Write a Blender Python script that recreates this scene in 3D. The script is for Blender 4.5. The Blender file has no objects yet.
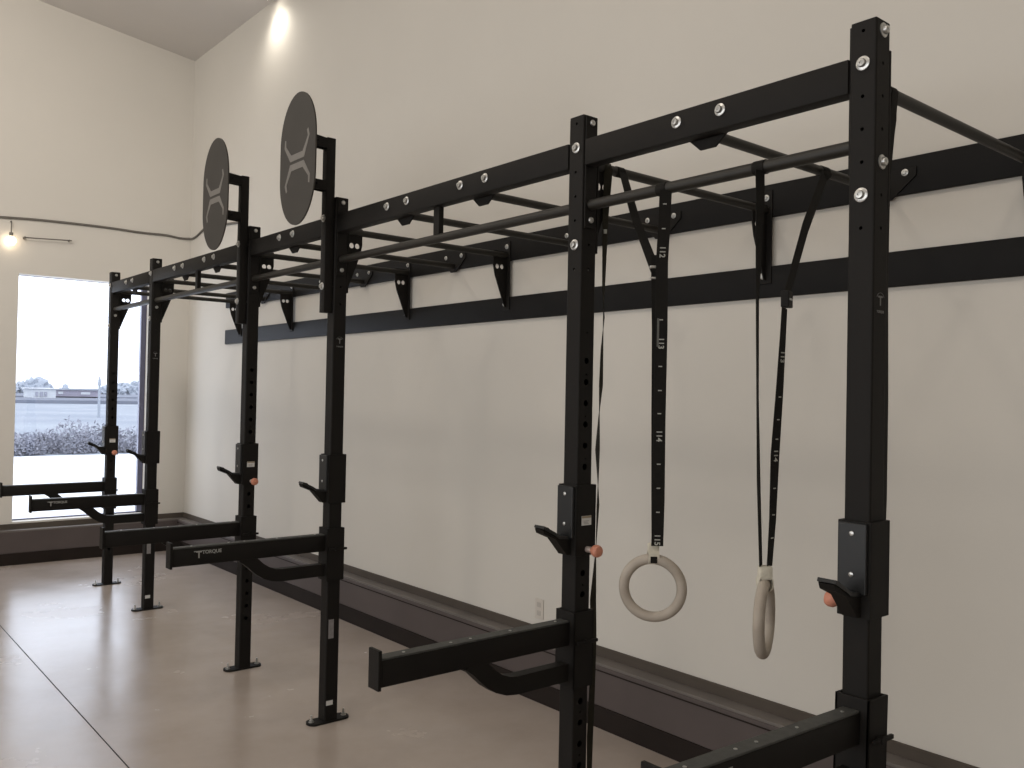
import bpy, bmesh, math, random
from mathutils import Vector, Matrix
random.seed(4)
col = bpy.context.scene.collection
PI = math.pi
# ------------------------------------------------------------------ sizes
Wd = 0.074                     # upright tube
H = 2.74
WX = 1.217                     # rig wall plane
YE = 8.52                      # end wall plane
B4, B6 = 1.106, 1.844
YS = [0, B4, B4 + B6, 2*B4 + B6, 2*B4 + 2*B6, 3*B4 + 2*B6]
P_ = 0.0886
Z1 = H - 0.0244
# ------------------------------------------------------------------ materials
def mat(name, c, rough=.5, metal=0, noise=0, nscale=20, bump=0, bscale=200, spec=.5, c2=None, rvar=0):
    m = bpy.data.materials.new(name); m.use_nodes = True
    n = m.node_tree.nodes; l = m.node_tree.links
    b = n['Principled BSDF']
    b.inputs['Base Color'].default_value = (*c, 1); b.inputs['Roughness'].default_value = rough
    b.inputs['Metallic'].default_value = metal; b.inputs['Specular IOR Level'].default_value = spec
    tc = n.new('ShaderNodeTexCoord')
    if noise or c2:
        t = n.new('ShaderNodeTexNoise'); t.inputs['Scale'].default_value = nscale; t.inputs['Detail'].default_value = 6
        l.new(tc.outputs['Object'], t.inputs['Vector'])
        r = n.new('ShaderNodeValToRGB')
        r.color_ramp.elements[0].position = .3; r.color_ramp.elements[1].position = .7
        d = c2 or tuple(v*(1-noise) for v in c)
        r.color_ramp.elements[0].color = (*d, 1); r.color_ramp.elements[1].color = (*c, 1)
        l.new(t.outputs['Fac'], r.inputs['Fac']); l.new(r.outputs['Color'], b.inputs['Base Color'])
        if rvar:
            mr = n.new('ShaderNodeMapRange'); mr.inputs['To Min'].default_value = rough - rvar; mr.inputs['To Max'].default_value = rough + rvar
            l.new(t.outputs['Fac'], mr.inputs['Value']); l.new(mr.outputs['Result'], b.inputs['Roughness'])
    if bump:
        t2 = n.new('ShaderNodeTexNoise'); t2.inputs['Scale'].default_value = bscale
        l.new(tc.outputs['Object'], t2.inputs['Vector'])
        bp = n.new('ShaderNodeBump'); bp.inputs['Strength'].default_value = bump; bp.inputs['Distance'].default_value = .002
        l.new(t2.outputs['Fac'], bp.inputs['Height']); l.new(bp.outputs['Normal'], b.inputs['Normal'])
    return m
def emis(name, c, s):
    m = bpy.data.materials.new(name); m.use_nodes = True
    n = m.node_tree.nodes; n.clear()
    e = n.new('ShaderNodeEmission'); e.inputs['Color'].default_value = (*c, 1); e.inputs['Strength'].default_value = s
    o = n.new('ShaderNodeOutputMaterial'); m.node_tree.links.new(e.outputs[0], o.inputs['Surface'])
    return m
M = {}
M['steel'] = mat('powder coated steel', (.0095, .0083, .0072), .6, 0, .15, 8, .25, 900, .18)
M['rail'] = mat('black rail steel', (.0065, .006, .0058), .6, 0, .15, 6, .2, 700, .18)
M['bar'] = mat('worn bar steel', (.014, .012, .0085), .5, 0, .3, 14, .2, 500, .45)
M['armtop'] = mat('rubber liner', (.06, .062, .058), .6, 0, .35, 40, .3, 300, .4)
M['liner'] = mat('black plastic liner', (.011, .012, .013), .4, 0, .1, 30, .1, 300, .4)
M['zinc'] = mat('zinc plated bolt', (.62, .62, .60), .33, .85, .35, 60, 0, 100)
M['knob'] = mat('copper toned knob', (.56, .23, .15), .5, 0, .2, 60, .1, 100, .4)
M['collar'] = mat('knob collar', (.5, .42, .38), .4, .4, .1, 30)
M['disc'] = mat('grey target face', (.047, .043, .038), .62, 0, .12, 6, .1, 200, .3)
M['logo'] = mat('light grey emblem', (.17, .16, .145), .6, 0, .08, 20)
M['decal'] = mat('pale decal', (.33, .33, .31), .5, 0, .1, 60)
M['decal2'] = mat('grey decal', (.16, .16, .155), .5, 0, .1, 60)
M['white'] = mat('white sticker', (.62, .62, .60), .5, 0, .1, 60)
M['greyst'] = mat('grey sticker', (.26, .25, .25), .5, 0, .25, 60)
M['tan'] = mat('tan sticker header', (.30, .24, .16), .5, 0, .1, 60)
M['web'] = mat('black webbing', (.010, .009, .0075), .8, 0, .25, 60, .6, 500, .2)
M['webolive'] = mat('faded black webbing', (.020, .018, .011), .8, 0, .25, 60, .6, 500, .2)
M['print'] = mat('white strap print', (.42, .42, .38), .7, 0, .2, 90)
M['printgrey'] = mat('grey strap print', (.11, .11, .10), .7, 0, .2, 90)
M['wood'] = mat('chalky wood ring', (.42, .375, .32), .62, 0, 0, 9, .2, 60, .3, c2=(.29, .25, .205))
M['tape'] = mat('athletic tape', (.60, .565, .47), .85, 0, .2, 50, .5, 200, .2)
M['wall'] = mat('painted wall', (.60, .575, .525), .85, 0, .03, 1.3, .12, 60, .2)
M['ceil'] = mat('painted ceiling', (.62, .59, .56), .9, 0, .03, 1.3, 0, 60, .2)
M['curb'] = mat('brown painted curb', (.086, .069, .065), .55, 0, .15, 3, .1, 80, .4)
M['ledge'] = mat('worn grey ledge', (.155, .138, .125), .55, 0, .2, 4, .1, 80, .4)
M['trim'] = mat('dark wall trim', (.085, .070, .057), .7, 0, .2, 4, .1, 80, .2)
M['toe'] = mat('dark rubber base', (.018, .0125, .010), .75, 0, .2, 4, 0, 80, .2)
M['frame'] = mat('window frame', (.10, .10, .15), .4, .2, .05, 4)
M['cable'] = mat('grey cable', (.13, .12, .105), .6, 0, .1, 4)
M['plate'] = mat('outlet plate', (.56, .52, .465), .5, 0, .03, 8)
M['plated'] = mat('outlet slots', (.44, .41, .37), .5, 0, .03, 8)
M['bulb'] = emis('warm bulb glow', (1, .82, .6), 9)
M['down'] = emis('warm lamp glow', (1, .93, .82), 14)
# polished concrete floor
def floor_mat():
    m = bpy.data.materials.new('polished concrete'); m.use_nodes = True
    n = m.node_tree.nodes; l = m.node_tree.links; b = n['Principled BSDF']
    tc = n.new('ShaderNodeTexCoord')
    t = n.new('ShaderNodeTexNoise'); t.inputs['Scale'].default_value = 1.1; t.inputs['Detail'].default_value = 9; t.inputs['Roughness'].default_value = .6
    l.new(tc.outputs['Object'], t.inputs['Vector'])
    r = n.new('ShaderNodeValToRGB'); r.color_ramp.elements[0].position = .32; r.color_ramp.elements[1].position = .68
    r.color_ramp.elements[0].color = (.335, .285, .245, 1); r.color_ramp.elements[1].color = (.42, .365, .325, 1)
    l.new(t.outputs['Fac'], r.inputs['Fac']); l.new(r.outputs['Color'], b.inputs['Base Color'])
    mr = n.new('ShaderNodeMapRange'); mr.inputs['To Min'].default_value = .14; mr.inputs['To Max'].default_value = .36
    l.new(t.outputs['Fac'], mr.inputs['Value']); l.new(mr.outputs['Result'], b.inputs['Roughness'])
    t2 = n.new('ShaderNodeTexNoise'); t2.inputs['Scale'].default_value = 4; t2.inputs['Detail'].default_value = 4
    l.new(tc.outputs['Object'], t2.inputs['Vector'])
    bp = n.new('ShaderNodeBump'); bp.inputs['Strength'].default_value = .2; bp.inputs['Distance'].default_value = .01
    l.new(t2.outputs['Fac'], bp.inputs['Height']); l.new(bp.outputs['Normal'], b.inputs['Normal'])
    b.inputs['Specular IOR Level'].default_value = .3
    return m
M['floor'] = floor_mat()
def glass_mat():
    m = bpy.data.materials.new('window glass'); m.use_nodes = True
    n = m.node_tree.nodes; l = m.node_tree.links; n.clear()
    a = n.new('ShaderNodeBsdfTransparent'); g = n.new('ShaderNodeBsdfGlossy'); g.inputs['Roughness'].default_value = .02
    a.inputs['Color'].default_value = (.96, .97, 1, 1)
    mx = n.new('ShaderNodeMixShader'); mx.inputs['Fac'].default_value = .05
    o = n.new('ShaderNodeOutputMaterial')
    l.new(a.outputs[0], mx.inputs[1]); l.new(g.outputs[0], mx.inputs[2]); l.new(mx.outputs[0], o.inputs['Surface'])
    return m
M['glass'] = glass_mat()
# ------------------------------------------------------------------ mesh helpers
class MB:
    def __init__(s): s.bm = bmesh.new()
    def box(s, x0, x1, y0, y1, z0, z1, bev=0, mtx=None):
        t = bmesh.new()
        v = [t.verts.new((x, y, z)) for x in (x0, x1) for y in (y0, y1) for z in (z0, z1)]
        for f in ((0, 1, 3, 2), (4, 6, 7, 5), (0, 4, 5, 1), (2, 3, 7, 6), (0, 2, 6, 4), (1, 5, 7, 3)):
            t.faces.new([v[i] for i in f])
        if bev: bmesh.ops.bevel(t, geom=t.edges[:], offset=bev, segments=2, affect='EDGES', profile=.5)
        s.add(t, mtx); return s
    def add(s, t, mtx=None):
        if mtx is not None: bmesh.ops.transform(t, matrix=mtx, verts=t.verts)
        bmesh.ops.recalc_face_normals(t, faces=t.faces[:])
        me = bpy.data.meshes.new('tmp'); t.to_mesh(me); t.free(); s.bm.from_mesh(me); bpy.data.meshes.remove(me); return s
    def cyl(s, p0, p1, r0, r1=None, seg=16, caps=True):
        p0 = Vector(p0); p1 = Vector(p1); r1 = r0 if r1 is None else r1
        d = p1 - p0; t = bmesh.new()
        bmesh.ops.create_cone(t, cap_ends=caps, segments=seg, radius1=r0, radius2=r1, depth=d.length)
        q = Vector((0, 0, 1)).rotation_difference(d.normalized())
        s.add(t, Matrix.Translation((p0 + p1)/2) @ q.to_matrix().to_4x4()); return s
    def lathe(s, prof, p0, axis, seg=20):
        """prof: (radius, height) list"""
        t = bmesh.new(); rings = []
        for r, h in prof:
            rings.append([t.verts.new((max(r, 1e-5)*math.cos(2*PI*k/seg), max(r, 1e-5)*math.sin(2*PI*k/seg), h)) for k in range(seg)])
        for a, b in zip(rings, rings[1:]):
            for k in range(seg): t.faces.new((a[k], a[(k+1) % seg], b[(k+1) % seg], b[k]))
        t.faces.new(rings[0][::-1]); t.faces.new(rings[-1])
        q = Vector((0, 0, 1)).rotation_difference(Vector(axis).normalized())
        s.add(t, Matrix.Translation(p0) @ q.to_matrix().to_4x4()); return s
    def sweep(s, pts, w, h, up=None, roundness=0, seg=16):
        """rectangular or round section swept along pts; up = constant side vector (width direction)"""
        pts = [Vector(p) for p in pts]; t = bmesh.new(); rings = []
        for i, p in enumerate(pts):
            d = (pts[min(i+1, len(pts)-1)] - pts[max(i-1, 0)]).normalized()
            a = Vector(up[i] if isinstance(up, list) else up or (0, 1, 0)); a = (a - d*a.dot(d)).normalized(); b = d.cross(a)
            if roundness: ring = [p + a*(w/2*math.cos(2*PI*k/seg)) + b*(h/2*math.sin(2*PI*k/seg)) for k in range(seg)]
            else: ring = [p + a*sx*w/2 + b*sy*h/2 for sx, sy in ((-1, -1), (1, -1), (1, 1), (-1, 1))]
            rings.append([t.verts.new(v) for v in ring])
        for a, b in zip(rings, rings[1:]):
            k = len(a)
            for i in range(k): t.faces.new((a[i], a[(i+1) % k], b[(i+1) % k], b[i]))
        t.faces.new(rings[0][::-1]); t.faces.new(rings[-1])
        s.add(t); return s
    def plate(s, outline, holes, th, mtx):
        """flat plate with round holes; outline in local XY, thickness along local Z"""
        t = bmesh.new(); edges = []
        def loop(pp):
            vs = [t.verts.new((x, y, 0)) for x, y in pp]
            for i in range(len(vs)): edges.append(t.edges.new((vs[i], vs[(i+1) % len(vs)])))
        loop(outline)
        for hx, hy, r in holes:
            sg = 12 if r > .006 else 8
            loop([(hx + r*math.cos(2*PI*k/sg), hy + r*math.sin(2*PI*k/sg)) for k in range(sg)])
        bmesh.ops.triangle_fill(t, edges=edges, use_beauty=True, use_dissolve=False)
        g = bmesh.ops.extrude_face_region(t, geom=t.faces[:])
        vs = [e for e in g['geom'] if isinstance(e, bmesh.types.BMVert)]
        bmesh.ops.translate(t, vec=(0, 0, th), verts=vs)
        s.add(t, mtx); return s
    def build(s, name, m, parent=None, smooth=False, loc=None):
        me = bpy.data.meshes.new(name); s.bm.to_mesh(me); s.bm.free()
        if m: me.materials.append(m)
        o = bpy.data.objects.new(name, me); col.objects.link(o)
        if smooth:
            for f in me.polygons: f.use_smooth = True
            try: me.set_sharp_from_angle(angle=math.radians(38))
            except Exception: pass
        if parent: o.parent = parent
        if loc: o.location = loc
        return o
def frame(o, ax, ay):
    ax = Vector(ax); ay = Vector(ay); az = ax.cross(ay)
    m = Matrix.Identity(4)
    for i, v in enumerate((ax, ay, az)): m.col[i][:3] = v
    m.translation = Vector(o); return m
def tag(o, label=None, cat=None, group=None, kind=None):
    if label: o['label'] = label
    if cat: o['category'] = cat
    if group: o['group'] = group
    if kind: o['kind'] = kind
    return o
def empty(name, loc, **k):
    o = bpy.data.objects.new(name, None); o.empty_display_size = .1; col.objects.link(o); o.location = loc
    return tag(o, **k)
def copy_tree(o, parent=None):
    c = o.copy(); col.objects.link(c)
    if parent is not None: c.parent = parent
    for ch in list(o.children): copy_tree(ch, c)
    return c
def text_bm(s, size):
    cu = bpy.data.curves.new('t', 'FONT'); cu.body = s; cu.size = size; cu.align_x = 'CENTER'; cu.align_y = 'CENTER'; cu.extrude = .0004
    cu.offset = size*.022
    o = bpy.data.objects.new('t', cu); col.objects.link(o)
    dg = bpy.context.evaluated_depsgraph_get()
    me = bpy.data.meshes.new_from_object(o.evaluated_get(dg)); t = bmesh.new(); t.from_mesh(me)
    bpy.data.meshes.remove(me); bpy.data.objects.remove(o); bpy.data.curves.remove(cu)
    return t
def add_text(mb, s, size, mtx):
    t = text_bm(s, size); bmesh.ops.transform(t, matrix=mtx, verts=t.verts)
    me = bpy.data.meshes.new('tmp'); t.to_mesh(me); t.free(); mb.bm.from_mesh(me); bpy.data.meshes.remove(me)
def bolt_mb(mb, p, axis, R=.0175):
    k = R/.0175
    mb.lathe([(R, 0), (R, .002*k), (.0155*k, .0032*k)], p, axis, 20)
    a = Vector(axis).normalized()
    mb.lathe([(.0105*k, 0), (.0105*k, .0062*k), (.009*k, .0085*k), (.004*k, .0088*k), (.0035*k, .0065*k)], Vector(p) + a*.003*k, axis, 12)
def bolt(p, axis, parent, R=.0195):
    mb = MB(); bolt_mb(mb, p, axis, R); return mb.build('bolt', M['zinc'], parent, True)

# ================================================================== THE RIG
rig = empty('pull_up_rig', (0, 0, 0), label='long black steel pull-up rig with six uprights bolted along the white wall', cat='gym rig')
NX, NY = Vector((-1, 0, 0)), Vector((0, -1, 0))
def upright_mesh(side):
    """side -1: big pin holes in the near (-Y) face, +1: in the far face"""
    mb = MB(); r = .006; w = Wd; z0, z1 = .01, H
    small = [Z1 - P_*k for k in range(7)]
    big = [1.850 - .0768*k for k in range(21)]; tiny = [1.953] + [1.801 - .1525*k for k in range(11)]
    def panel(org, ax, holes): mb.plate([(-w/2 + r, z0), (w/2 - r, z0), (w/2 - r, z1), (-w/2 + r, z1)], holes, -.004, frame(org, ax, (0, 0, 1)))
    hs = [(0, z, .0052) for z in small]
    hb = hs + [(0, z, .0118) for z in big if z > .2] + [(0, z, .0038) for z in tiny if z > .2]
    # frame(): local z = ax x (0,0,1); choose ax so local z points outward
    panel((0, w/2, 0), (0, -1, 0), hs)                      # -X face
    panel((w, w/2, 0), (0, 1, 0), hs)                       # +X face
    panel((w/2, 0, 0), (1, 0, 0), hb if side < 0 else hs)   # -Y face
    panel((w/2, w, 0), (-1, 0, 0), hb if side > 0 else hs)
    t = bmesh.new()                                          # rounded corner strips
    for cx, cy, a0 in ((r, r, 180), (w - r, r, 270), (w - r, w - r, 0), (r, w - r, 90)):
        pr = None
        for k in range(5):
            a = math.radians(a0 + 22.5*k)
            x, y = cx + r*math.cos(a), cy + r*math.sin(a)
            cur = (t.verts.new((x, y, z0)), t.verts.new((x, y, z1)))
            if pr: t.faces.new((pr[0], cur[0], cur[1], pr[1]))
            pr = cur
    mb.add(t)
    return mb
def t_label(parent, zc=1.99, face=-1, y=0):
    mb = MB(); m = frame((Wd*.52, y - .0006, zc), (1, 0, 0), (0, 0, 1))
    add_text(mb, 'T', .036, m @ Matrix.Translation((0, -.002, 0)))
    for k in range(10):                                      # broken arc over the letter
        a0, a1 = math.radians(25 + 13*k), math.radians(25 + 13*(k+1))
        mb.sweep([m @ Vector((.021*math.cos(a), .021*math.sin(a), 0)) for a in (a0, a1)], .0015, .0008, (0, 1, 0))
    add_text(mb, 'TORQUE', .0095, m @ Matrix.Translation((0, -.030, 0)))
    return mb.build('lettering', M['decal2'], parent)
def make_upright(side):
    o = upright_mesh(side).build('upright', M['steel'], rig, True)
    mb = MB(); mb.box(.001, Wd-.001, .001, Wd-.001, H-.001, H+.004, .0025); mb.build('end_cap', M['steel'], o)
    mb = MB()
    pts = [(.102*math.cos(a)*1.0, 0) for a in (0,)]
    out = []
    for cx, a0 in ((.085, -90), (-.085, 90)):
        for k in range(9):
            a = math.radians(a0 + 22.5*k); out.append((cx + .033*math.cos(a), .042*math.sin(a)))
    mb.plate(out, [(.093, 0, .007), (-.093, 0, .007)], .010, Matrix.Translation((Wd/2, Wd/2, 0)))
    mb.build('base_plate', M['steel'], o, True)
    for sx in (-1, 1):
        mb = MB(); p = Vector((Wd/2 + sx*.093, Wd/2, 0))
        mb.cyl(p, p + Vector((0, 0, .045)), .0055, seg=10); mb.cyl(p + Vector((0, 0, .01)), p + Vector((0, 0, .021)), .011, seg=6); mb.cyl(p + Vector((0, 0, .009)), p + Vector((0, 0, .012)), .014, seg=14)
        mb.build('anchor_bolt', M['zinc'], o, True)
    for k in (0, 4): bolt((Wd/2, 0, Z1 - k*P_), NY, o)
    for k in (1, 5): bolt((0, Wd/2, Z1 - k*P_), NX, o)
    return o
upA = make_upright(+1); t_label(upA)         # holes to the far side, T label towards the camera
upB = make_upright(-1)                        # pin holes towards the camera
def sticker(parent, x, z, w, h, m, name='sticker'):
    mb = MB(); mb.box(x-w/2, x+w/2, -.0009, 0.0005, z-h/2, z+h/2); return mb.build(name, m, parent)
ups = [upA, upB]
for i in range(2, 6):
    ups.append(copy_tree(ups[i % 2], rig))
for i, o in enumerate(ups): o.location = (0, YS[i], 0)
for i in (2, 4):
    sticker(ups[i], .026, .487, .030, .098, M['greyst']); sticker(ups[i], .026, .104, .038, .024, M['white'])
# ---- beams with the pull-up bar under them
def make_beam(L, mids, support):
    """local y from 0 to L between two uprights"""
    mb = MB(); mb.box(.0005, .055, .006, L-.006, 2.556, 2.651, .004)
    o = mb.build('crossbeam', M['steel'], rig, True)
    for y0, y1 in ((0, .007), (L-.007, L)):
        mb = MB(); mb.box(.008, .064, y0, y1, Z1 - 4*P_ - .03, Z1 + .022, .002); mb.build('end_plate', M['steel'], o)
    mb = MB(); mb.cyl((.037, .006, 2.417), (.037, L-.006, 2.417), .0195, seg=24); mb.build('pull_up_bar', M['bar'], o, True)
    if support:
        mb = MB(); mb.box(.024, .050, L/2-.022, L/2+.022, 2.43, 2.56, .002); mb.build('support_tube', M['steel'], o)
    for m_ in mids:
        for s in (-1, 1): bolt((0, m_ + s*.086, 2.614), NX, o)
    return o
b4 = make_beam(B4 - Wd, [(B4-Wd)/2], False); b6 = make_beam(B6 - Wd, [(B6-Wd)/3, 2*(B6-Wd)/3], True)
b4.location = (0, YS[0]+Wd, 0); b6.location = (0, YS[1]+Wd, 0)
for i in (2, 4): c = copy_tree(b4, rig); c.location = (0, YS[i]+Wd, 0)
c = copy_tree(b6, rig); c.location = (0, YS[3]+Wd, 0)
# ---- rungs running back to the wall
RX = WX - .022                # face of the wall rails
ZR = 2.578
def gusset(mb, x_post, x_out, zt, zb, flip):
    """web plate in the X-Z plane, vertical edge at x_post, tapering down, with two holes"""
    s = 1 if x_out > x_post else -1
    d = abs(x_out - x_post)
    out = [(0, zb), (.012, zb), (d*.86, zb + (zt-zb)*.56), (d, zb + (zt-zb)*.74), (d, zt), (0, zt)]
    hl = [(d*.36, zb + (zt-zb)*.72, .015), (d*.70, zb + (zt-zb)*.72, .015)]
    if s < 0: out = [(-x, z) for x, z in out]; hl = [(-x, z, r) for x, z, r in hl]
    m = frame((x_post, .0035, 0), (1, 0, 0), (0, 0, 1))
    mb.plate(out, hl, .007, m)
def make_rung_post():
    """local y = 0 is the centre of the upright"""
    mb = MB(); mb.cyl((Wd+.004, 0, ZR), (RX-.004, 0, ZR), .0175, seg=24)
    o = mb.build('rung', M['bar'], rig, True)
    mb = MB(); gusset(mb, Wd+.007, .180, 2.60, 2.262, 0); mb.build('gusset_plate', M['steel'], o)
    mb = MB(); mb.box(Wd, Wd+.009, -.037, .037, 2.245, 2.672, .002); mb.build('flange_plate', M['steel'], o)
    mb = MB(); gusset(mb, RX-.007, RX-.112, 2.60, 2.262, 0); mb.build('gusset_plate', M['steel'], o)
    mb = MB(); mb.box(RX-.007, RX, -.030, .030, 2.245, 2.665, .002); mb.build('flange_plate', M['steel'], o)
    for z in (2.633, 2.281): bolt((RX-.007, 0 if z > 2.5 else .012, z), NX, o, .015)
    return o
def trapezoid():
    return [(-.130, .065), (-.130, .03), (-.030, -.055), (.030, -.055), (.130, .03), (.130, .065)]
def make_rung_mid():
    mb = MB(); mb.cyl((.060, 0, ZR-.008), (RX-.004, 0, ZR-.008), .0175, seg=24)
    o = mb.build('rung', M['bar'], rig, True)
    mb = MB(); mb.plate(trapezoid(), [], -.007, frame((.0555, 0, 2.578), (0, -1, 0), (0, 0, 1)))
    mb.build('hanger_plate', M['steel'], o)
    mb = MB(); mb.plate(trapezoid(), [], .007, frame((RX, 0, 2.585), (0, -1, 0), (0, 0, 1)))
    mb.build('flange_plate', M['steel'], o)
    for s in (-1, 1): bolt((RX-.007, s*.086, 2.632), NX, o, .014)
    return o
rp = make_rung_post(); rm = make_rung_mid()
rp.location = (0, YS[0]+Wd/2, 0)
for i in range(1, 6): c = copy_tree(rp, rig); c.location = (0, YS[i]+Wd/2, 0)
mids = [.593, 1.765, 2.368, 3.542, 4.716, 5.322, 6.524]
rm.location = (0, mids[0], 0)
for y in mids[1:]: c = copy_tree(rm, rig); c.location = (0, y, 0)
# ---- wall rails
for zb, zt in ((2.547, 2.695), (2.184, 2.325)):
    mb = MB(); mb.box(RX, WX, -.36, 7.43, zb, zt, .004)
    o = mb.build('wall_rail', M['rail'], rig, True)

# ================================================================== J-CUPS
def make_cup(side, stick=False):
    """local origin: upright near-front corner at z = top of the sleeve. side -1: knob on -Y face"""
    root = empty('barbell_hook', (0, 0, 0))
    w = Wd; g = .010
    h = .254
    mb = MB()                                                  # three-sided sleeve
    mb.box(-g, w+g+.004, -g, -g+.008, -h, 0, .0015); mb.box(-g, w+g+.004, w+g-.008, w+g, -h, 0, .0015)
    mb.box(-g-.002, -g+.006, -g, w+g, -h, 0, .0015); mb.box(w+.004, w+g+.004, -g, w+g, -h, 0, .0015)
    mb.build('sleeve', M['steel'], root)
    mb = MB(); mb.box(-g-.015, -g-.002, -.003, w+.003, -.190, -.004, .003); ln = mb.build('liner_plate', M['liner'], root)
    for z in (-.032, -.140):
        mb = MB(); mb.lathe([(.0065, 0), (.0065, .002), (.003, .0035)], (-g-.015, w/2, z), NX, 12); mb.build('screw', M['zinc'], ln, True)
    # hook: web plate + seat + lip
    mb = MB()
    out = [(-g-.002, -.250), (-.030, -.250), (-.086, -.188), (-.140, -.166), (-.147, -.150), (-.122, -.144), (-.072, -.188), (-g-.002, -.192)]
    for y in (w/2-.022,):
        mb.plate([(x, z) for x, z in out], [], .044, frame((0, y+.044, 0), (1, 0, 0), (0, 0, 1)))
    mb.build('hook', M['steel'], root, True)
    mb = MB(); mb.sweep([(-.014, w/2, -.190), (-.068, w/2, -.183), (-.092, w/2, -.168), (-.145, w/2, -.142)], .052, .010, (0, 1, 0))
    mb.build('hook_pad', M['liner'], root)
    yy = -g if side < 0 else w+g
    mb = MB(); ax = Vector((0, side, 0)); p = Vector((w*.62, yy, -.232))
    kk = Vector((w*.62, yy, -.232))
    mb.lathe([(.011, 0), (.011, .022), (.009, .028)], kk, ax, 16); cl = mb.build('pin_collar', M['collar'], root, True)
    mb = MB(); mb.lathe([(.009, .020), (.011, .028), (.018, .035), (.022, .043), (.022, .055), (.019, .062), (.010, .066)], kk, ax, 20)
    mb.build('pull_knob', M['knob'], root, True)
    if stick:
        sx, sz = .040, -.128
        mb = MB(); mb.box(sx-.024, sx+.024, -g-.0012, -g, sz-.017, sz+.017); s = mb.build('warning_sticker', M['white'], root)
        mb = MB(); mb.box(sx-.0235, sx+.0235, -g-.0018, -g-.001, sz+.009, sz+.0165); mb.build('header_band', M['tan'], s)
        mb = MB()
        for k in range(3): mb.box(sx-.014, sx+.012-.004*(k % 2), -g-.0018, -g-.001, sz-.002-.005*k, sz-.0005-.005*k)
        mb.build('fine_print', M['greyst'], s)
    return root
where = ['on the nearest upright at the right edge of the rig', 'on the second nearest upright, beside the strap and rings',
         'on the upright under the nearer oval target', 'on the upright under the farther oval target',
         'on the second farthest upright beside the window', 'on the farthest upright in front of the window']
ctop = [1.403, 1.401, 1.396, 1.394, 1.393, 1.392]
cA = make_cup(+1); cB = make_cup(-1, True); cups = [cA, cB]
for i in range(2, 6): cups.append(copy_tree(cups[i % 2]))
for i, c in enumerate(cups):
    c.location = (0, YS[i], ctop[i])
    tag(c, 'black steel barbell hook ' + where[i], 'barbell hook', 'barbell hooks on the uprights')
# ================================================================== SPOTTER ARMS
def make_arm(letters=False, mirror=False):
    """origin: upright near-front corner, z = top of the arm tube"""
    root = empty('spotter_arm', (0, 0, 0)); w = Wd; g = .012
    mb = MB(); zt, zb = .032, -.240
    mb.box(-g, w+g, -g, -g+.008, zb, zt, .0015); mb.box(-g, w+g, w+g-.008, w+g, zb, zt, .0015)
    mb.box(w+g-.008, w+g, -g, w+g, zb, zt, .0015); mb.box(-g, -g+.008, -g, w+g, zb, zt, .0015)
    mb.build('sleeve', M['steel'], root)
    mb = MB(); mb.box(-.795, -g, .012, w-.012, -.088, -.006, .004); tube = mb.build('arm_tube', M['steel'], root, True)
    mb = MB(); mb.box(-.795, -g-.002, .014, w-.014, -.006, 0, .001); ln = mb.build('top_liner', M['armtop'], root)
    for x in (-.70, -.52, -.44, -.27, -.06):
        mb = MB(); mb.lathe([(.005, 0), (.005, .0012), (.003, .002)], (x, w/2, 0), (0, 0, 1), 10); mb.build('screw', M['zinc'], ln, True)
    mb = MB(); mb.box(-.807, -.795, .008, w-.006, -.096, .026, .002); mb.build('end_plate', M['steel'], root)
    path = [(-.455, -.075), (-.425, -.095), (-.395, -.122), (-.365, -.149), (-.33, -.172), (-.29, -.187), (-.25, -.192), (-.20, -.192), (-g, -.192)]
    mb = MB(); mb.sweep([(x, w/2, z + .007) for x, z in path], .044, .062, (0, 1, 0)); mb.build('curved_brace', M['steel'], root, True)
    mb = MB(); ya = -g-.004
    mb.box(-.004, w+.022, ya-.010, ya, -.082, -.070, .002); mb.cyl((w*.5, ya-.012, -.076), (w*.5, ya+.006, -.076), .010, seg=14)
    mb.build('lock_pin', M['steel'], root, True)
    if letters:
        mb = MB(); m = frame((-.632, .0116, -.034), (1, 0, 0), (0, 0, 1))
        add_text(mb, 'T', .044, m @ Matrix.Translation((-.040, -.007, 0)))
        for yy, x0, x1 in ((.0115, -.064, -.026),):
            mb.box(-.632+x0, -.632+x1, .011, .0118, -.034+yy-.003, -.034+yy+.001)
        add_text(mb, 'TORQUE', .023, m @ Matrix.Translation((.022, .004, 0)))
        mb.build('lettering', M['decal'], root)
    return root
atop = [.908, .914, .980, .912, .906, .905]
aA = make_arm(True); aB = make_arm(False); arms = [aA, aB]
for i in range(2, 6): arms.append(copy_tree(arms[i % 2]))
for i, a in enumerate(arms):
    a.location = (0, YS[i], atop[i])
    tag(a, 'black safety spotter arm ' + where[i], 'spotter arm', 'spotter arms reaching out from the uprights')
arms[0].rotation_euler = (0, math.radians(1.6), 0)
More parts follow.
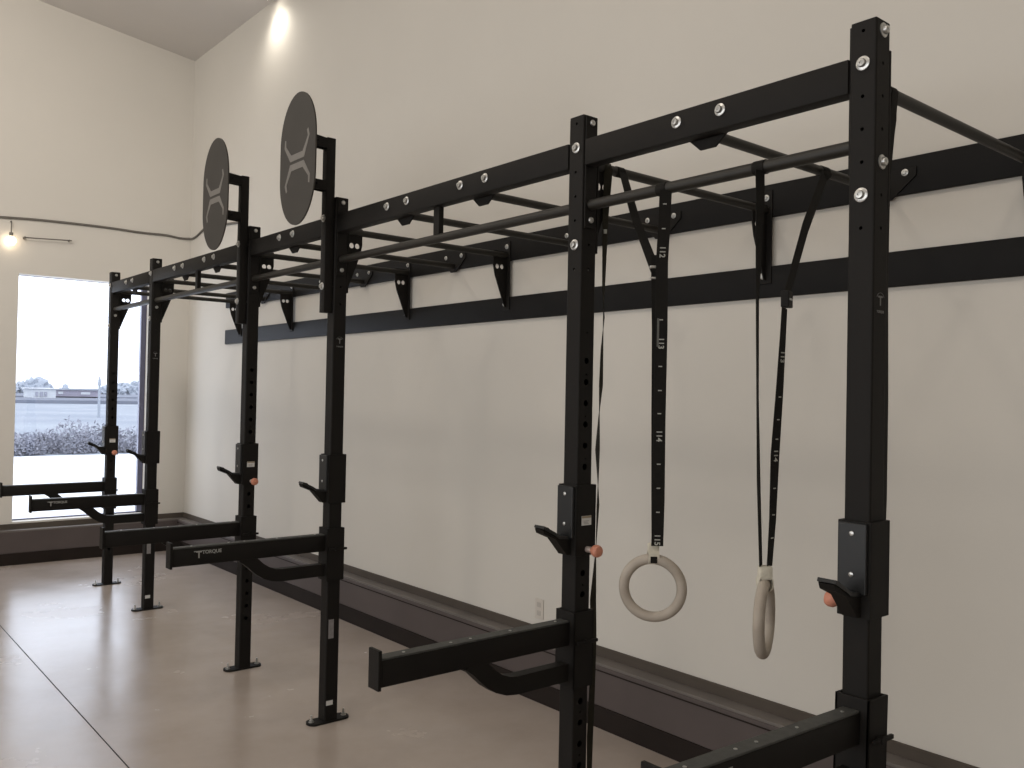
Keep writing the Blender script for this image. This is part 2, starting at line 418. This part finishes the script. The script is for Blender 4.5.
# ================================================================== OVAL TARGETS
def make_target():
    root = empty('ball_target', (0, 0, 0))
    yc = Wd/2
    mb = MB(); mb.box(-.052, -.002, yc-.025, yc+.025, 2.135, 3.050, .003); post = mb.build('post', M['steel'], root, True)
    for k in (1, 5): bolt((-.052, yc, Z1 - k*P_), NX, post)
    for zc, d0, d1 in ((3.020, .040, -.034), (2.797, .026, -.022)):
        mb = MB()
        for s in (-1, 1):
            mb.plate([(-.150, d1+(.012 if d0 > .03 else 0)), (-.002, -.028), (-.002, .024), (-.150, d0)], [(-.110, .006, .011), (-.060, .002, .009)], .006, frame((-.05, yc + s*.022 + .003, zc), (1, 0, 0), (0, 0, 1)))
        mb.box(-.200, -.194, yc-.05, yc+.05, zc-.022, zc+.032)
        mb.build('bracket_arm', M['steel'], root)
    # oval face in the Y-Z plane
    a, hh = .198, .340
    pts = []
    for k in range(72):
        t = 2*PI*k/72; c, s = math.cos(t), math.sin(t)
        pts.append((a*c, math.copysign(.085, s)*min(1, abs(s)*12) + (hh-.085)*s))
    mb = MB(); mb.plate(pts, [], .008, frame((-.200, yc, 2.912), (0, -1, 0), (0, 0, 1)))
    face = mb.build('target_face', M['disc'], root, True)
    # X emblem
    mb = MB()
    def chev(sg):
        P1 = [(-.143, .134), (-.130, .130), (-.128, .096), (-.066, .041), (.062, .041), (.116, .108), (.106, .140), (.119, .147), (.136, .110), (.078, .008), (-.076, .008), (-.147, .090)]
        if sg < 0: P1 = [(-x, -y) for x, y in P1]
        # left tip drawn with its serif
        mb.plate(P1, [], .0012, frame((-.208, yc, 2.898), (0, -1, 0), (0, 0, 1)))
    chev(1); chev(-1)
    mb.build('emblem', M['logo'], face)
    return root
tg = make_target(); tg.location = (0, YS[2], 0)
tag(tg, 'nearer grey oval target with pale X emblem on black post, larger in view', 'target', 'oval targets above the rig')
t2 = copy_tree(tg); t2.location = (0, YS[3], 0)
tag(t2, 'farther grey oval target with pale X emblem, nearest the room corner', 'target', 'oval targets above the rig')

# ================================================================== RINGS AND STRAPS
VIEW = Vector((2.25, 1.95, -.5)).normalized()
RIGHT = Vector((math.cos(.6935), -math.sin(.6935), 0))
FWD = Vector((math.sin(.6935), math.cos(.6935), 0))
def lerp_path(keys, n=10):
    """keys: (point, width-angle deg) ; angle 0 = flat to the photo's viewpoint, 90 = edge on. returns pts, dirs"""
    pts, dirs = [], []
    for (p, a), (p2, a2) in zip(keys, keys[1:]):
        p, p2 = Vector(p), Vector(p2)
        for k in range(n):
            t = k/n; pts.append(p.lerp(p2, t)); an = math.radians(a + (a2-a)*t)
            dirs.append(RIGHT*math.cos(an) + FWD*math.sin(an))
    p, a = keys[-1]; pts.append(Vector(p)); an = math.radians(a); dirs.append(RIGHT*math.cos(an) + FWD*math.sin(an))
    return pts, dirs
def ribbon(keys, w, name, m, parent, th=.0022, n=10):
    pts, dirs = lerp_path(keys, n)
    mb = MB(); mb.sweep(pts, w, th, dirs)
    return mb.build(name, m, parent)
def ring_obj(center, normal, parent, R=.098, r=.0175):
    t = bmesh.new(); rings = []; n1, n2 = 56, 16
    for i in range(n1):
        a = 2*PI*i/n1; c = Vector((math.cos(a), math.sin(a), 0))
        rings.append([t.verts.new(c*(R + r*math.cos(2*PI*j/n2)) + Vector((0, 0, r*math.sin(2*PI*j/n2)))) for j in range(n2)])
    for i in range(n1):
        A, B = rings[i], rings[(i+1) % n1]
        for j in range(n2): t.faces.new((A[j], A[(j+1) % n2], B[(j+1) % n2], B[j]))
    nrm = Vector(normal).normalized(); ax = Vector((0, 0, 1)).cross(nrm).normalized(); ay = nrm.cross(ax)
    mm = Matrix.Identity(4)
    for i, v in enumerate((ax, ay, nrm)): mm.col[i][:3] = v
    mm.translation = center
    mb = MB(); mb.add(t, mm); return mb.build('ring', M['wood'], parent, True)
def print_marks(parent, line, nums, ticks, off=0):
    """line(z) -> point on the strap face, right dir, up dir"""
    for z, tx in nums:
        p, rt, up = line(z)
        m = Matrix.Identity(4)
        for i, v in enumerate((-up, rt, (-up).cross(rt))): m.col[i][:3] = v
        m.translation = p + rt*off
        mb = MB(); add_text(mb, tx, .026, m); mb.build('strap_number', M['print'], parent)
    for z in ticks:
        p, rt, up = line(z); p = p + rt*off
        mb = MB(); mb.sweep([p - rt*.006, p + rt*.006], .0035, .0008, up); mb.build('strap_tick', M['print'], parent)
def on(u, v, x):
    """point of the strap plane, from measured bearings"""
    f = 879.91; fw = Vector((math.sin(.6935)*math.cos(.01475), math.cos(.6935)*math.cos(.01475), math.sin(.01475)))
    r = Vector((math.cos(.6935), -math.sin(.6935), 0)); up = r.cross(fw); ro = .01962
    d = fw + (r*math.cos(ro) + up*math.sin(ro))*((u-512)/f) + (up*math.cos(ro) - r*math.sin(ro))*((384-v)/f)
    c = Vector((-2.2112, -1.1769, 1.7139)); return c + d*((x - c.x)/d.x)
def wrap(parent, c, axis, side, R, w, m):
    """band of webbing once round a tube; axis = tube direction, side = a vector across it"""
    axis = Vector(axis); side = Vector(side); up = Vector((0, 0, 1)); pts = []
    for k in range(21):
        a = 2*PI*k/20; pts.append(Vector(c) + side*(R*math.cos(a)) + up*(R*math.sin(a)))
    mb = MB(); mb.sweep(pts, w, .0022, tuple(axis)); return mb.build('strap_loop', m, parent)
# --- ring one, face towards the camera
r1 = empty('gymnastic_ring', (.06, .79, 2.43), label='pale wooden gymnastic ring facing the camera on a broad black numbered strap', cat='gymnastic ring', group='gymnastic rings')
def W1(p): return Vector(p) - Vector((.06, .79, 2.43))
C1 = Vector((.052, .788, 1.084))
nr = (FWD*math.cos(math.radians(16)) + RIGHT*math.sin(math.radians(16)))
ring_obj(W1(C1), nr, r1, R=.0965)
topA = Vector((.040, .752, 2.462)); botA = C1 + Vector((0, 0, .125))
kA = [((.068, .757, 2.445), 0), ((.060, .757, 2.40), 0), (tuple(C1 + Vector((.004, .004, .14))), 0), (tuple(C1 + Vector((.004, .004, .122))), 0)]
U2y = YS[1] + Wd/2
LEG = [on(665.8, 190, .0165), on(664.2, 225, .022), on(662, 262, .032), on(661.5, 330, .038), on(659.5, 420, .042), on(658.6, 500, .046), on(657.2, 546, .048)]
wrap(r1, W1((.037, .757, 2.417)), (0, 1, 0), (1, 0, 0), .0208, .040, M['web'])
wrap(r1, W1((.225, U2y, ZR)), (1, 0, 0), (0, 1, 0), .0188, .038, M['web'])
ribbon([(W1(p), 0) for p in LEG], .040, 'strap', M['web'], r1, n=6)
ribbon([(W1(on(u_, v_, x_)), 0) for u_, v_, x_ in ((656.5, 255, .050), (657.5, 330, .053), (657, 420, .055), (657, 500, .056), (657.2, 546, .056))], .038, 'strap', M['web'], r1, n=6)
ribbon([(W1(p), a) for p, a in [((.228, U2y-.0185, ZR-.002), 35), ((.150, .985, 2.37), 25), (tuple(on(656, 272, .048)), 5)]], .036, 'strap', M['web'], r1, n=8)
mb = MB(); pB = W1(on(657, 267, .030))
mb.box(-.024, .024, -.006, .006, -.004, .004, .001, Matrix.Translation(pB) @ frame((0, 0, 0), RIGHT, FWD)); mb.box(-.024, .024, -.005, .005, -.040, -.034, .001, Matrix.Translation(pB) @ frame((0, 0, 0), RIGHT, FWD))
mb.build('buckle', M['zinc'], r1)
def line1(z):
    # front leg interpolated
    k = LEG
    for a, b in zip(k, k[1:]):
        if b[2] <= z <= a[2]:
            t = (a[2]-z)/(a[2]-b[2]); p = Vector(a).lerp(Vector(b), t); up = (Vector(a)-Vector(b)).normalized()
            return W1(p) - FWD*.003, RIGHT, up
    return W1(k[-1]), RIGHT, Vector((0, 0, 1))
print_marks(r1, line1, [(2.205, '112'), (1.902, '113'), (1.594, '114'), (1.248, '115')],
            [2.36, 2.28, 1.98, 1.825, 1.745, 1.668, 1.50, 1.42, 1.34], -.0015)
mb = MB(); p = line1(1.93)[0] - RIGHT*.012; mb.sweep([p + Vector((0, 0, .055)), p - Vector((0, 0, .04))], .007, .0008, RIGHT); mb.build('strap_print', M['printgrey'], r1)
mb = MB()                                   # tape wrap and loop over the ring
lp = C1 + Vector((0, 0, .1))
loop = []
for k in range(17):
    a = 2*PI*k/16; loop.append(W1(lp) + Vector((0, 0, 1))*(.020*math.sin(a) + (.006 if math.sin(a) > 0 else 0)) + FWD*(.020*math.cos(a)))
mb.sweep(loop, .036, .003, RIGHT)
mb.box(-.019, .019, -.010, .010, .016, .050, .005, Matrix.Translation(W1(lp)) @ frame((0, 0, 0), RIGHT, FWD))
mb.build('tape_wrap', M['tape'], r1, True)
mb = MB(); mb.box(-.012, .010, -.0225, -.021, -.014, .008, 0, Matrix.Translation(W1(lp)) @ frame((0, 0, 0), RIGHT, FWD)); mb.build('strap_end', M['web'], r1)
# --- ring two, seen edge on
O2 = Vector((.10, .37, 2.43))
r2 = empty('gymnastic_ring', O2, label='pale wooden gymnastic ring seen nearly edge-on between two thin strap legs', cat='gymnastic ring', group='gymnastic rings')
def W2(p): return Vector(p) - O2
C2 = Vector((.10, .385, 1.058))
an = math.radians(115)
nr2 = (FWD*math.cos(an) + RIGHT*math.sin(an) ).normalized()
ring_obj(W2(C2), nr2, r2, R=.103)
lp = C2 + Vector((0, 0, .103))
wrap(r2, W2((.037, .378, 2.417)), (0, 1, 0), (1, 0, 0), .0208, .040, M['web'])
wrap(r2, W2((.735, .593, ZR-.008)), (1, 0, 0), (0, 1, 0), .0188, .044, M['web'])
ribbon([(W2(on(u_, v_, x_)), a) for u_, v_, x_, a in ((760, 170, .0165, 30), (760.3, 205, .022, 32), (759, 240, .035, 45), (757.4, 300, .050, 62), (757.6, 400, .062, 66), (758.6, 480, .076, 60), (760.8, 566, .090, 62))], .036, 'strap', M['web'], r2, n=8)
Bk = on(785, 301, .20)
LEG2 = [on(784.5, 308, .197), on(783, 335, .185), on(779.5, 392, .165), on(775, 455, .145), on(772.6, 520, .128), on(769.5, 566, .115)]
ribbon([(W2(p), a) for p, a in zip(LEG2, (48, 46, 38, 30, 42, 50))], .036, 'strap', M['web'], r2, n=8)
ribbon([(W2(p), a) for p, a in [((.735, .5745, ZR-.010), 20), ((.70, .565, ZR-.035), 50), ((.45, .483, 2.31), 50), (tuple(Bk), 55)]], .044, 'strap', M['web'], r2, n=8)
mb = MB(); fm = Matrix.Translation(W2(Bk + Vector((.01, 0, .01)))) @ frame((0, 0, 0), (RIGHT*math.cos(1) + FWD*math.sin(1)), (FWD*math.cos(1) - RIGHT*math.sin(1)))
mb.box(-.024, .024, -.013, .013, -.030, .022, .003, fm); bk = mb.build('buckle', M['steel'], r2)
mb = MB(); mb.box(-.016, .016, -.0145, -.013, -.008, -.002, 0, fm); mb.build('buckle_lever', M['zinc'], bk)
def line2(z):
    k = LEG2
    A = math.radians(38); rt = RIGHT*math.cos(A) + FWD*math.sin(A); nf = -FWD*math.cos(A) + RIGHT*math.sin(A)
    for a, b in zip(k, k[1:]):
        if b[2] <= z <= a[2]:
            t = (a[2]-z)/(a[2]-b[2]); return W2(Vector(a).lerp(Vector(b), t)) + nf*.003, rt, (Vector(a)-Vector(b)).normalized()
    return W2(k[-1]), rt, Vector((0, 0, 1))
print_marks(r2, line2, [(1.855, '113'), (1.55, '114')], [1.73, 1.66, 1.60, 1.45, 1.37, 1.30], 0)
mb = MB()
for k_ in range(1):
    loop = []
    for k in range(17):
        a = 2*PI*k/16; loop.append(W2(lp) + Vector((0, 0, 1))*(.021*math.sin(a) + (.010 if math.sin(a) > 0 else 0)) + RIGHT*(.0215*math.cos(a)))
    mb.sweep(loop, .034, .003, FWD)
mb.box(-.020, .020, -.016, .016, .014, .056, .006, Matrix.Translation(W2(lp)) @ frame((0, 0, 0), RIGHT, FWD))
mb.build('tape_wrap', M['tape'], r2, True)
# --- loose twisted strap hanging behind the second upright
O3 = Vector((.16, U2y, ZR))
s3 = empty('hanging_strap', O3, label='loose twisted black webbing strap hanging behind the second nearest upright', cat='strap')
keys = [((606, 168), 20), ((605.5, 215), 45), ((603.5, 290), 70), ((603.8, 318), 92), ((602, 350), 70), ((601, 385), 62), ((599, 418), 90), ((597.5, 450), 112), ((598, 478), 90), ((598, 505), 70), ((596, 548), 85), ((593, 600), 45), ((594, 640), 55), ((592, 690), 48), ((590, 735), 45), ((589, 790), 60)]
ks = [(on(*uv, .150) - O3, a) for uv, a in keys]
wrap(s3, Vector((.150, U2y, ZR)) - O3, (1, 0, 0), (0, 1, 0), .0188, .034, M['webolive'])
ks = [(Vector((.15, U2y-.0185, ZR-.002)) - O3, 15)] + ks[1:]
ribbon(ks, .034, 'strap', M['webolive'], s3, n=6)
mb = MB(); p = on(605, 232, .150) - O3; mb.sweep([p - RIGHT*.006 - FWD*.01, p + RIGHT*.006 - FWD*.01], .016, .001, (0, 0, 1)); mb.build('strap_print', M['print'], s3)

O4 = Vector((.14, Wd/2, ZR))
s4 = empty('hanging_strap', O4, label='black webbing strap hanging straight down close behind the nearest upright', cat='strap')
wrap(s4, Vector((.14, Wd/2, ZR)) - O4, (1, 0, 0), (0, 1, 0), .0188, .034, M['web'])
ks = [(Vector((.14, Wd/2-.0185, ZR-.002)) - O4, 40)] + [(on(u_, v_, .135) - O4, a) for u_, v_, a in ((888, 180, 50), (886.5, 280, 55), (886, 400, 50), (884.5, 500, 50), (883.5, 560, 60), (882, 612, 70))]
ribbon(ks, .034, 'strap', M['web'], s4, n=6)

# ================================================================== ROOM
def struct(name, mb, m): return tag(mb.build(name, m), kind='structure')
X0, Y0 = -8.0, -6.0
def zc(x): return 5.345 + (WX - x)*.13
mb = MB(); mb.box(X0-.2, WX+.2, Y0-.2, YE+.2, -.2, 0); fl = struct('floor', mb, M['floor'])
for n_, (a, b) in enumerate((((-.955-.0025, Y0, .0), (-.955+.0025, YE-.1, .0012)), ((X0, -.9025, 0), (WX-.11, -.8975, .0012)))):
    mb = MB(); mb.box(a[0], b[0], a[1], b[1], -.001, b[2]); struct('trim_%d' % (20+n_), mb, M['toe'])
mb = MB(); mb.box(WX, WX+.2, Y0-.2, YE+.2, 0, 5.5); struct('wall_right', mb, M['wall'])
WL, WR, WB, WT = -.445, .806, .400, 2.827
mb = MB()
mb.box(X0-.2, WL, YE, YE+.2, 0, 7); mb.box(WR, WX, YE, YE+.2, 0, 7); mb.box(WL, WR, YE, YE+.2, WT, 7); mb.box(WL, WR, YE, YE+.2, 0, WB)
struct('wall_back', mb, M['wall'])
mb = MB(); mb.box(X0-.2, X0, Y0-.2, YE+.2, 0, 7); struct('wall_left', mb, M['wall'])
mb = MB(); mb.box(X0-.2, WX+.2, Y0-.2, Y0, 0, 7); struct('wall_front', mb, M['wall'])
t = bmesh.new()
vs = [t.verts.new(v) for v in ((X0-.2, Y0-.2, zc(X0-.2)), (WX+.2, Y0-.2, zc(WX+.2)), (WX+.2, YE+.2, zc(WX+.2)), (X0-.2, YE+.2, zc(X0-.2)))]
vt = [t.verts.new(v.co + Vector((0, 0, .2))) for v in vs]
t.faces.new(vs); t.faces.new(vt[::-1])
for k in range(4): t.faces.new((vs[k], vs[(k+1) % 4], vt[(k+1) % 4], vt[k]))
mb = MB(); mb.add(t); struct('ceiling', mb, M['ceil'])
# low curb along the two walls
CX, CY = WX-.105, YE-.105
mb = MB(); mb.box(CX, WX, Y0, CY, .112, .318, .004); mb.box(X0, WX, CY, YE, .112, .318, .004); struct('trim_1', mb, M['curb'])
mb = MB(); mb.box(CX-.006, WX, Y0, CY, 0, .112); mb.box(X0, WX, CY-.006, YE, 0, .112); struct('baseboard_right', mb, M['toe'])
mb = MB(); mb.box(CX+.004, WX, Y0, CY+.004, .318, .332, .002); mb.box(X0, WX, CY+.004, YE, .318, .332, .002); struct('trim_2', mb, M['ledge'])
mb = MB(); mb.box(WX-.014, WX, Y0, YE, .332, .384, .002); mb.box(X0, WX, YE-.014, YE, .332, .384, .002); struct('trim_3', mb, M['trim'])
mb = MB(); mb.box(CX-.003, CX+.006, Y0, CY, .292, .298); struct('trim_4', mb, M['toe'])
# window
mb = MB(); yf0, yf1 = YE+.115, YE+.165
mb.box(WR-.054, WR, yf0, yf1, WB, WT); mb.box(WL, WL+.018, yf0, yf1, WB, WT); mb.box(WL, WR, yf0, yf1, WT-.004, WT); mb.box(WL, WR, yf0, yf1, WB, WB+.012)
win = struct('window_1', mb, M['frame'])
mb = MB(); mb.box(WL+.018, WR-.054, YE+.138, YE+.144, WB+.012, WT-.02); g = mb.build('pane', M['glass'], win)
# outlet
ot = empty('wall_outlet', (WX, 2.655, .485), label='small pale outlet plate low on the wall above the curb', cat='outlet')
mb = MB(); mb.box(-.006, 0, -.036, .036, -.058, .058, .002); mb.build('cover_plate', M['plate'], ot)
mb = MB()
for z in (-.024, .024): mb.box(-.0075, -.005, -.017, .017, z-.014, z+.014, .001)
mb.build('socket', M['plated'], ot)
# cable on the end wall
pts = [(-1.6, YE-.012, 3.315), (-.9, YE-.012, 3.335), (-.3, YE-.012, 3.372), (.3, YE-.012, 3.385), (.70, YE-.012, 3.378), (.94, YE-.012, 3.385), (1.10, YE-.012, 3.372), (1.19, YE-.02, 3.378), (WX-.012, YE-.09, 3.372), (WX-.012, 8.30, 3.385), (WX-.012, 8.0, 3.44), (WX-.012, 7.5, 3.40), (WX-.012, 7.0, 3.36)]
def smooth(pts, n=6):
    P = [Vector(p) for p in pts]; out = []
    for i in range(len(P)-1):
        a, b, c, d = P[max(i-1, 0)], P[i], P[i+1], P[min(i+2, len(P)-1)]
        for k in range(n):
            t = k/n; out.append(.5*((2*b) + (c-a)*t + (2*a-5*b+4*c-d)*t*t + (-a+3*b-3*c+d)*t**3))
    return out + [P[-1]]
mb = MB(); mb.sweep(smooth(pts), .024, .020, (0, 0, 1), 1, 8)
tag(mb.build('wall_cable', M['cable'], None, True), 'thin grey cable run across the end wall and round the corner', 'cable')
# wall lamp
lm = empty('wall_lamp', (-.53, YE, 3.15), label='small glowing bare bulb lamp with thin rod on the end wall above the window', cat='lamp')
mb = MB(); mb.cyl((.10, -.05, .026), (.54, -.05, .050), .006, seg=8); mb.cyl((.12, -.05, .027), (.12, 0, .027), .012, seg=10); mb.cyl((.52, -.05, .049), (.52, 0, .049), .009, seg=10); mb.build('rod', M['cable'], lm, True)
mb = MB(); mb.cyl((0, -.05, .04), (0, -.05, .17), .005, seg=8); mb.cyl((0, -.05, .17), (0, 0, .17), .006, seg=8); mb.cyl((0, -.05, .025), (0, -.05, .06), .017, seg=12); mb.build('socket_stem', M['cable'], lm, True)
mb = MB(); mb.lathe([(.006, -.052), (.026, -.045), (.042, -.022), (.044, 0), (.034, .020), (.018, .034)], (0, -.05, -.012), (0, 0, 1), 20); mb.build('bulb', M['bulb'], lm, True)
# recessed downlights over the wall
def downlight(x, y, label):
    z = zc(x)
    d = empty('downlight', (x, y, z), label=label, cat='ceiling light', group='downlights along the rig wall')
    mb = MB(); mb.lathe([(.085, -.045), (.085, .02)], (0, 0, -.008), (0, 0, 1), 28); mb.build('trim_can', M['plate'], d, True)
    mb = MB(); mb.lathe([(.070, -.0022), (.070, 0)], (0, 0, -.0535), (0, 0, 1), 28); mb.build('lamp_face', M['down'], d, True)
    return d
downlight(1.08, 6.40, 'round glowing downlight on the ceiling close above the corner wall')

# ================================================================== OUTSIDE
M['snow'] = mat('pale ground', (.36, .39, .43), .9, 0, 0, .12, 0, 10, .1, c2=(.26, .29, .34))
M['walk'] = mat('pale pavement', (.93, .95, .97), .9, 0, .05, 1, 0, 10, .1)
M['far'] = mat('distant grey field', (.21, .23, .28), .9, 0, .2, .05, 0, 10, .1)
M['bush'] = mat('grey winter shrub', (.36, .37, .43), .95, 0, .35, 3, 0, 10, .1)
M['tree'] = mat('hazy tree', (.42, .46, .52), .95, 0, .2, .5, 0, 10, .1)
M['house'] = mat('mauve siding', (.36, .345, .42), .9, 0, .1, .5, 0, 10, .1)
M['pale'] = mat('pale siding', (.62, .65, .68), .9, 0, .05, .5, 0, 10, .1)
M['dark'] = mat('dull opening', (.36, .37, .44), .9, 0, .05, .5, 0, 10, .1)
def yb(y0, y1, n, m, z=-.15):
    mb = MB(); x0 = -40 if y1 < 120 else -300; x1 = 60 if y1 < 120 else 500
    mb.box(x0, x1, y0, y1, -.8, z); return struct(n, mb, m)
yb(YE+.2, 25.5, 'ground_pavement', M['walk']); yb(25.5, 62, 'ground_field', M['snow']); yb(62, 115, 'ground_meadow', M['snow'], -.16)
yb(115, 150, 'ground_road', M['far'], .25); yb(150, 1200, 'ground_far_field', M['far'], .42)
def blob(mb, c, sx, sy, sz, seed):
    rr = random.Random(seed); t = bmesh.new(); bmesh.ops.create_icosphere(t, subdivisions=3, radius=1)
    for v in t.verts:
        k = 1 + rr.uniform(-.22, .22); v.co = Vector((v.co.x*sx*k, v.co.y*sy*k, max(v.co.z, -.6)*sz*k))
    mb.add(t, Matrix.Translation(c))
def ray(u, v, y):
    p = on(u, v, 0); c = Vector((-2.2112, -1.1769, 1.7139)); d = p - c; return c + d*((y - c.y)/d.y)
def twigs(c, rx, ry, h, n, seed, size):
    """loose brush: many small leafy triangles on crossing twigs inside a mound"""
    rr = random.Random(seed); t = bmesh.new()
    for i in range(n):
        a = rr.uniform(0, 2*PI); q = math.sqrt(rr.random()); z = rr.random()**1.4*h*(1 - .55*q*q)*rr.uniform(.7, 1.1)
        p = Vector((c[0] + rx*q*math.cos(a), c[1] + ry*q*math.sin(a), c[2] + z))
        d = Vector((rr.uniform(-1, 1), rr.uniform(-1, 1), rr.uniform(-.2, 1.3))).normalized()*size*rr.uniform(.6, 1.6)
        e = Vector((rr.uniform(-1, 1), rr.uniform(-1, 1), rr.uniform(-.5, .5))).normalized()*size*.35
        t.faces.new([t.verts.new(v) for v in (p, p + d*.5 + e, p + d, p + d*.5 - e)])
    return t
for k, (px, yy, rr_, h_) in enumerate(((20, 26.2, .62, .66), (44, 27.9, .56, .60), (72, 26.4, .70, .98), (99, 27.6, .66, .80), (127, 26.4, .66, .72), (155, 27.4, .6, .7))):
    p = ray(px, 450, yy); mb = MB(); t = twigs((p.x, yy, -.15), rr_, .55, h_, 1500, 50+k, .10)
    me = bpy.data.meshes.new('tmp'); t.to_mesh(me); t.free(); mb.bm.from_mesh(me); bpy.data.meshes.remove(me)
    tag(mb.build('shrub', M['bush']), 'low grey winter shrub outside beyond the pale pavement, seen through the window', 'shrub', 'shrubs outside the window')
# building far away
b = empty('distant_building', ray(78, 391, 150), label='long low mauve building on the horizon seen through the window', cat='building'); 
c = b.location.copy(); b.location.z = .25; b.scale.z = .68
def wx(u): return ray(u, 391, 150).x - c.x
mb = MB(); mb.box(wx(56), wx(101), 0, 8, 0, 1.75); mb.build('wall', M['house'], b)
mb = MB(); mb.box(wx(56)-.3, wx(101)+.3, -.3, 8.3, 1.75, 2.15); mb.build('roof', M['tree'], b)
for u0, u1, za, zb_ in ((58, 63, .8, 1.35), (81, 90, .75, 1.35)):
    mb = MB(); mb.box(wx(u0), wx(u1), -.12, 0, za, zb_); mb.build('window', M['pale'], b)
mb = MB(); mb.lathe([(.5, 0), (.4, .7), (.05, 1.1)], (wx(70), 3, 2.15), (0, 0, 1), 12); mb.build('roof_vent', M['tree'], b)
b2 = empty('distant_building', ray(45, 391, 140), label='pale white building left of the mauve one on the horizon', cat='building'); c = b2.location.copy(); b2.location.z = .25; b2.scale.z = .68
def wx(u): return ray(u, 391, 140).x - c.x
mb = MB(); mb.box(wx(34), wx(56), 0, 7, 0, 1.95); mb.build('wall', M['pale'], b2)
for u0, u1 in ((35.5, 38), (40, 43), (44.5, 47)):
    mb = MB(); mb.box(wx(u0), wx(u1), -.12, 0, .3, 1.3); mb.build('window', M['dark'], b2)
mb = MB(); mb.box(wx(34)-.3, wx(56)+.3, -.3, 7.3, 1.95, 2.15); mb.build('roof', M['walk'], b2)
for i, (u, yy, sx, sz) in enumerate(((16, 226, 2.6, 2.4), (31, 238, 4.2, 3.2), (43, 250, 2.6, 2.2), (112, 226, 3, 2.2), (126, 238, 4, 2.8), (141, 250, 4, 3.2))):
    p = ray(u, 385, yy); mb = MB()
    for j in range(5): blob(mb, (p.x + random.uniform(-.5, .5)*sx, yy, random.uniform(.2, .5)*sz + .25), sx*.5, 3, sz*random.uniform(.6, .8), 300+i*7+j)
    mb.cyl((p.x, yy, .40), (p.x, yy, sz*.5+.3), .4, seg=8)
    tag(mb.build('distant_tree', M['tree']), 'hazy bare tree clump on the horizon ' + ('left of the pale building' if u < 60 else 'right of the mauve building'), 'tree', 'hazy trees left of the pale building' if u < 60 else 'hazy trees right of the mauve building')
pl = ray(99.5, 385, 60)
up_ = empty('utility_pole', (pl.x, 60, -.16), label='slim pale pole rising above the horizon beside the far upright', cat='pole')
mb = MB(); mb.cyl((0, 0, 0), (0, 0, 2.1), .09, .07, seg=10); mb.build('shaft', M['tree'], up_, True)
mb = MB(); mb.lathe([(.12, 2.1), (.09, 2.45), (.03, 2.7)], (0, 0, 0), (0, 0, 1), 10); mb.build('cap', M['tree'], up_, True)

# ================================================================== LIGHT
w = bpy.data.worlds.new('World'); bpy.context.scene.world = w; w.use_nodes = True
bg = w.node_tree.nodes['Background']; bg.inputs['Color'].default_value = (.90, .94, 1, 1); bg.inputs['Strength'].default_value = 2.4
def lamp(kind, loc, e, c, **k):
    d = bpy.data.lights.new('light', kind); d.energy = e; d.color = c
    for a, v in k.items():
        if a != 'target': setattr(d, a, v)
    o = bpy.data.objects.new('light', d); col.objects.link(o); o.location = loc
    if 'target' in k: o.rotation_euler = (Vector(k['target']) - Vector(loc)).to_track_quat('-Z', 'Y').to_euler()
    return o
WARM = (1, .90, .78)
lamp('SPOT', (1.06, 6.38, 5.27), 21, (1, .94, .84), spot_size=math.radians(150), spot_blend=1, shadow_soft_size=.06, target=(1.0, 6.3, 2))
for x, y, e in ((-2.6, -1.3, 52), (-2.6, 2.2, 46), (-2.6, 5.9, 58)):
    lamp('POINT', (x, y, 5.2), e, WARM, shadow_soft_size=.18)
lamp('AREA', (-6.8, 1.5, 2.2), 255, (.94, .95, .97), shape='RECTANGLE', size=10, size_y=3, target=(1, 1.5, 1.6))
lamp('AREA', (-3.5, 1.5, 5.4), 52, WARM, shape='RECTANGLE', size=6, size_y=10, target=(-3.5, 1.5, 0))
lamp('SPOT', (-3.2, 3.0, 5.4), 500, (1, .93, .86), spot_size=math.radians(72), spot_blend=1, shadow_soft_size=.35, target=(-.9, 8.5, 3.3))  # added spot to brighten the end wall, no fixture modelled
lamp('AREA', (.18, YE+.6, 1.7), 24, (.78, .87, 1), shape='RECTANGLE', size=1.2, size_y=2.4, target=(-.2, 2, .8))  # added area light outside the glass, strengthens daylight from the window

# ================================================================== CAMERA
cam = bpy.data.cameras.new('cam'); co = bpy.data.objects.new('camera', cam); col.objects.link(co)
cam.sensor_width = 36; cam.lens = 879.91*36/1024; cam.clip_end = 3000; cam.clip_start = .05
yaw, pitch, roll = .69350, .01475, .01962
fw = Vector((math.sin(yaw)*math.cos(pitch), math.cos(yaw)*math.cos(pitch), math.sin(pitch)))
r = Vector((math.cos(yaw), -math.sin(yaw), 0)); u = r.cross(fw)
r_ = r*math.cos(roll) + u*math.sin(roll); u_ = -r*math.sin(roll) + u*math.cos(roll)
mt = Matrix.Identity(4)
for i, v in enumerate((r_, u_, -fw)): mt.col[i][:3] = v
mt.translation = (-2.2112, -1.1769, 1.7139)
co.matrix_world = mt
sc = bpy.context.scene; sc.camera = co
sc.view_settings.view_transform = 'Standard'; sc.view_settings.look = 'None'; sc.view_settings.exposure = 0
sc.cycles.max_bounces = 8; sc.cycles.diffuse_bounces = 4
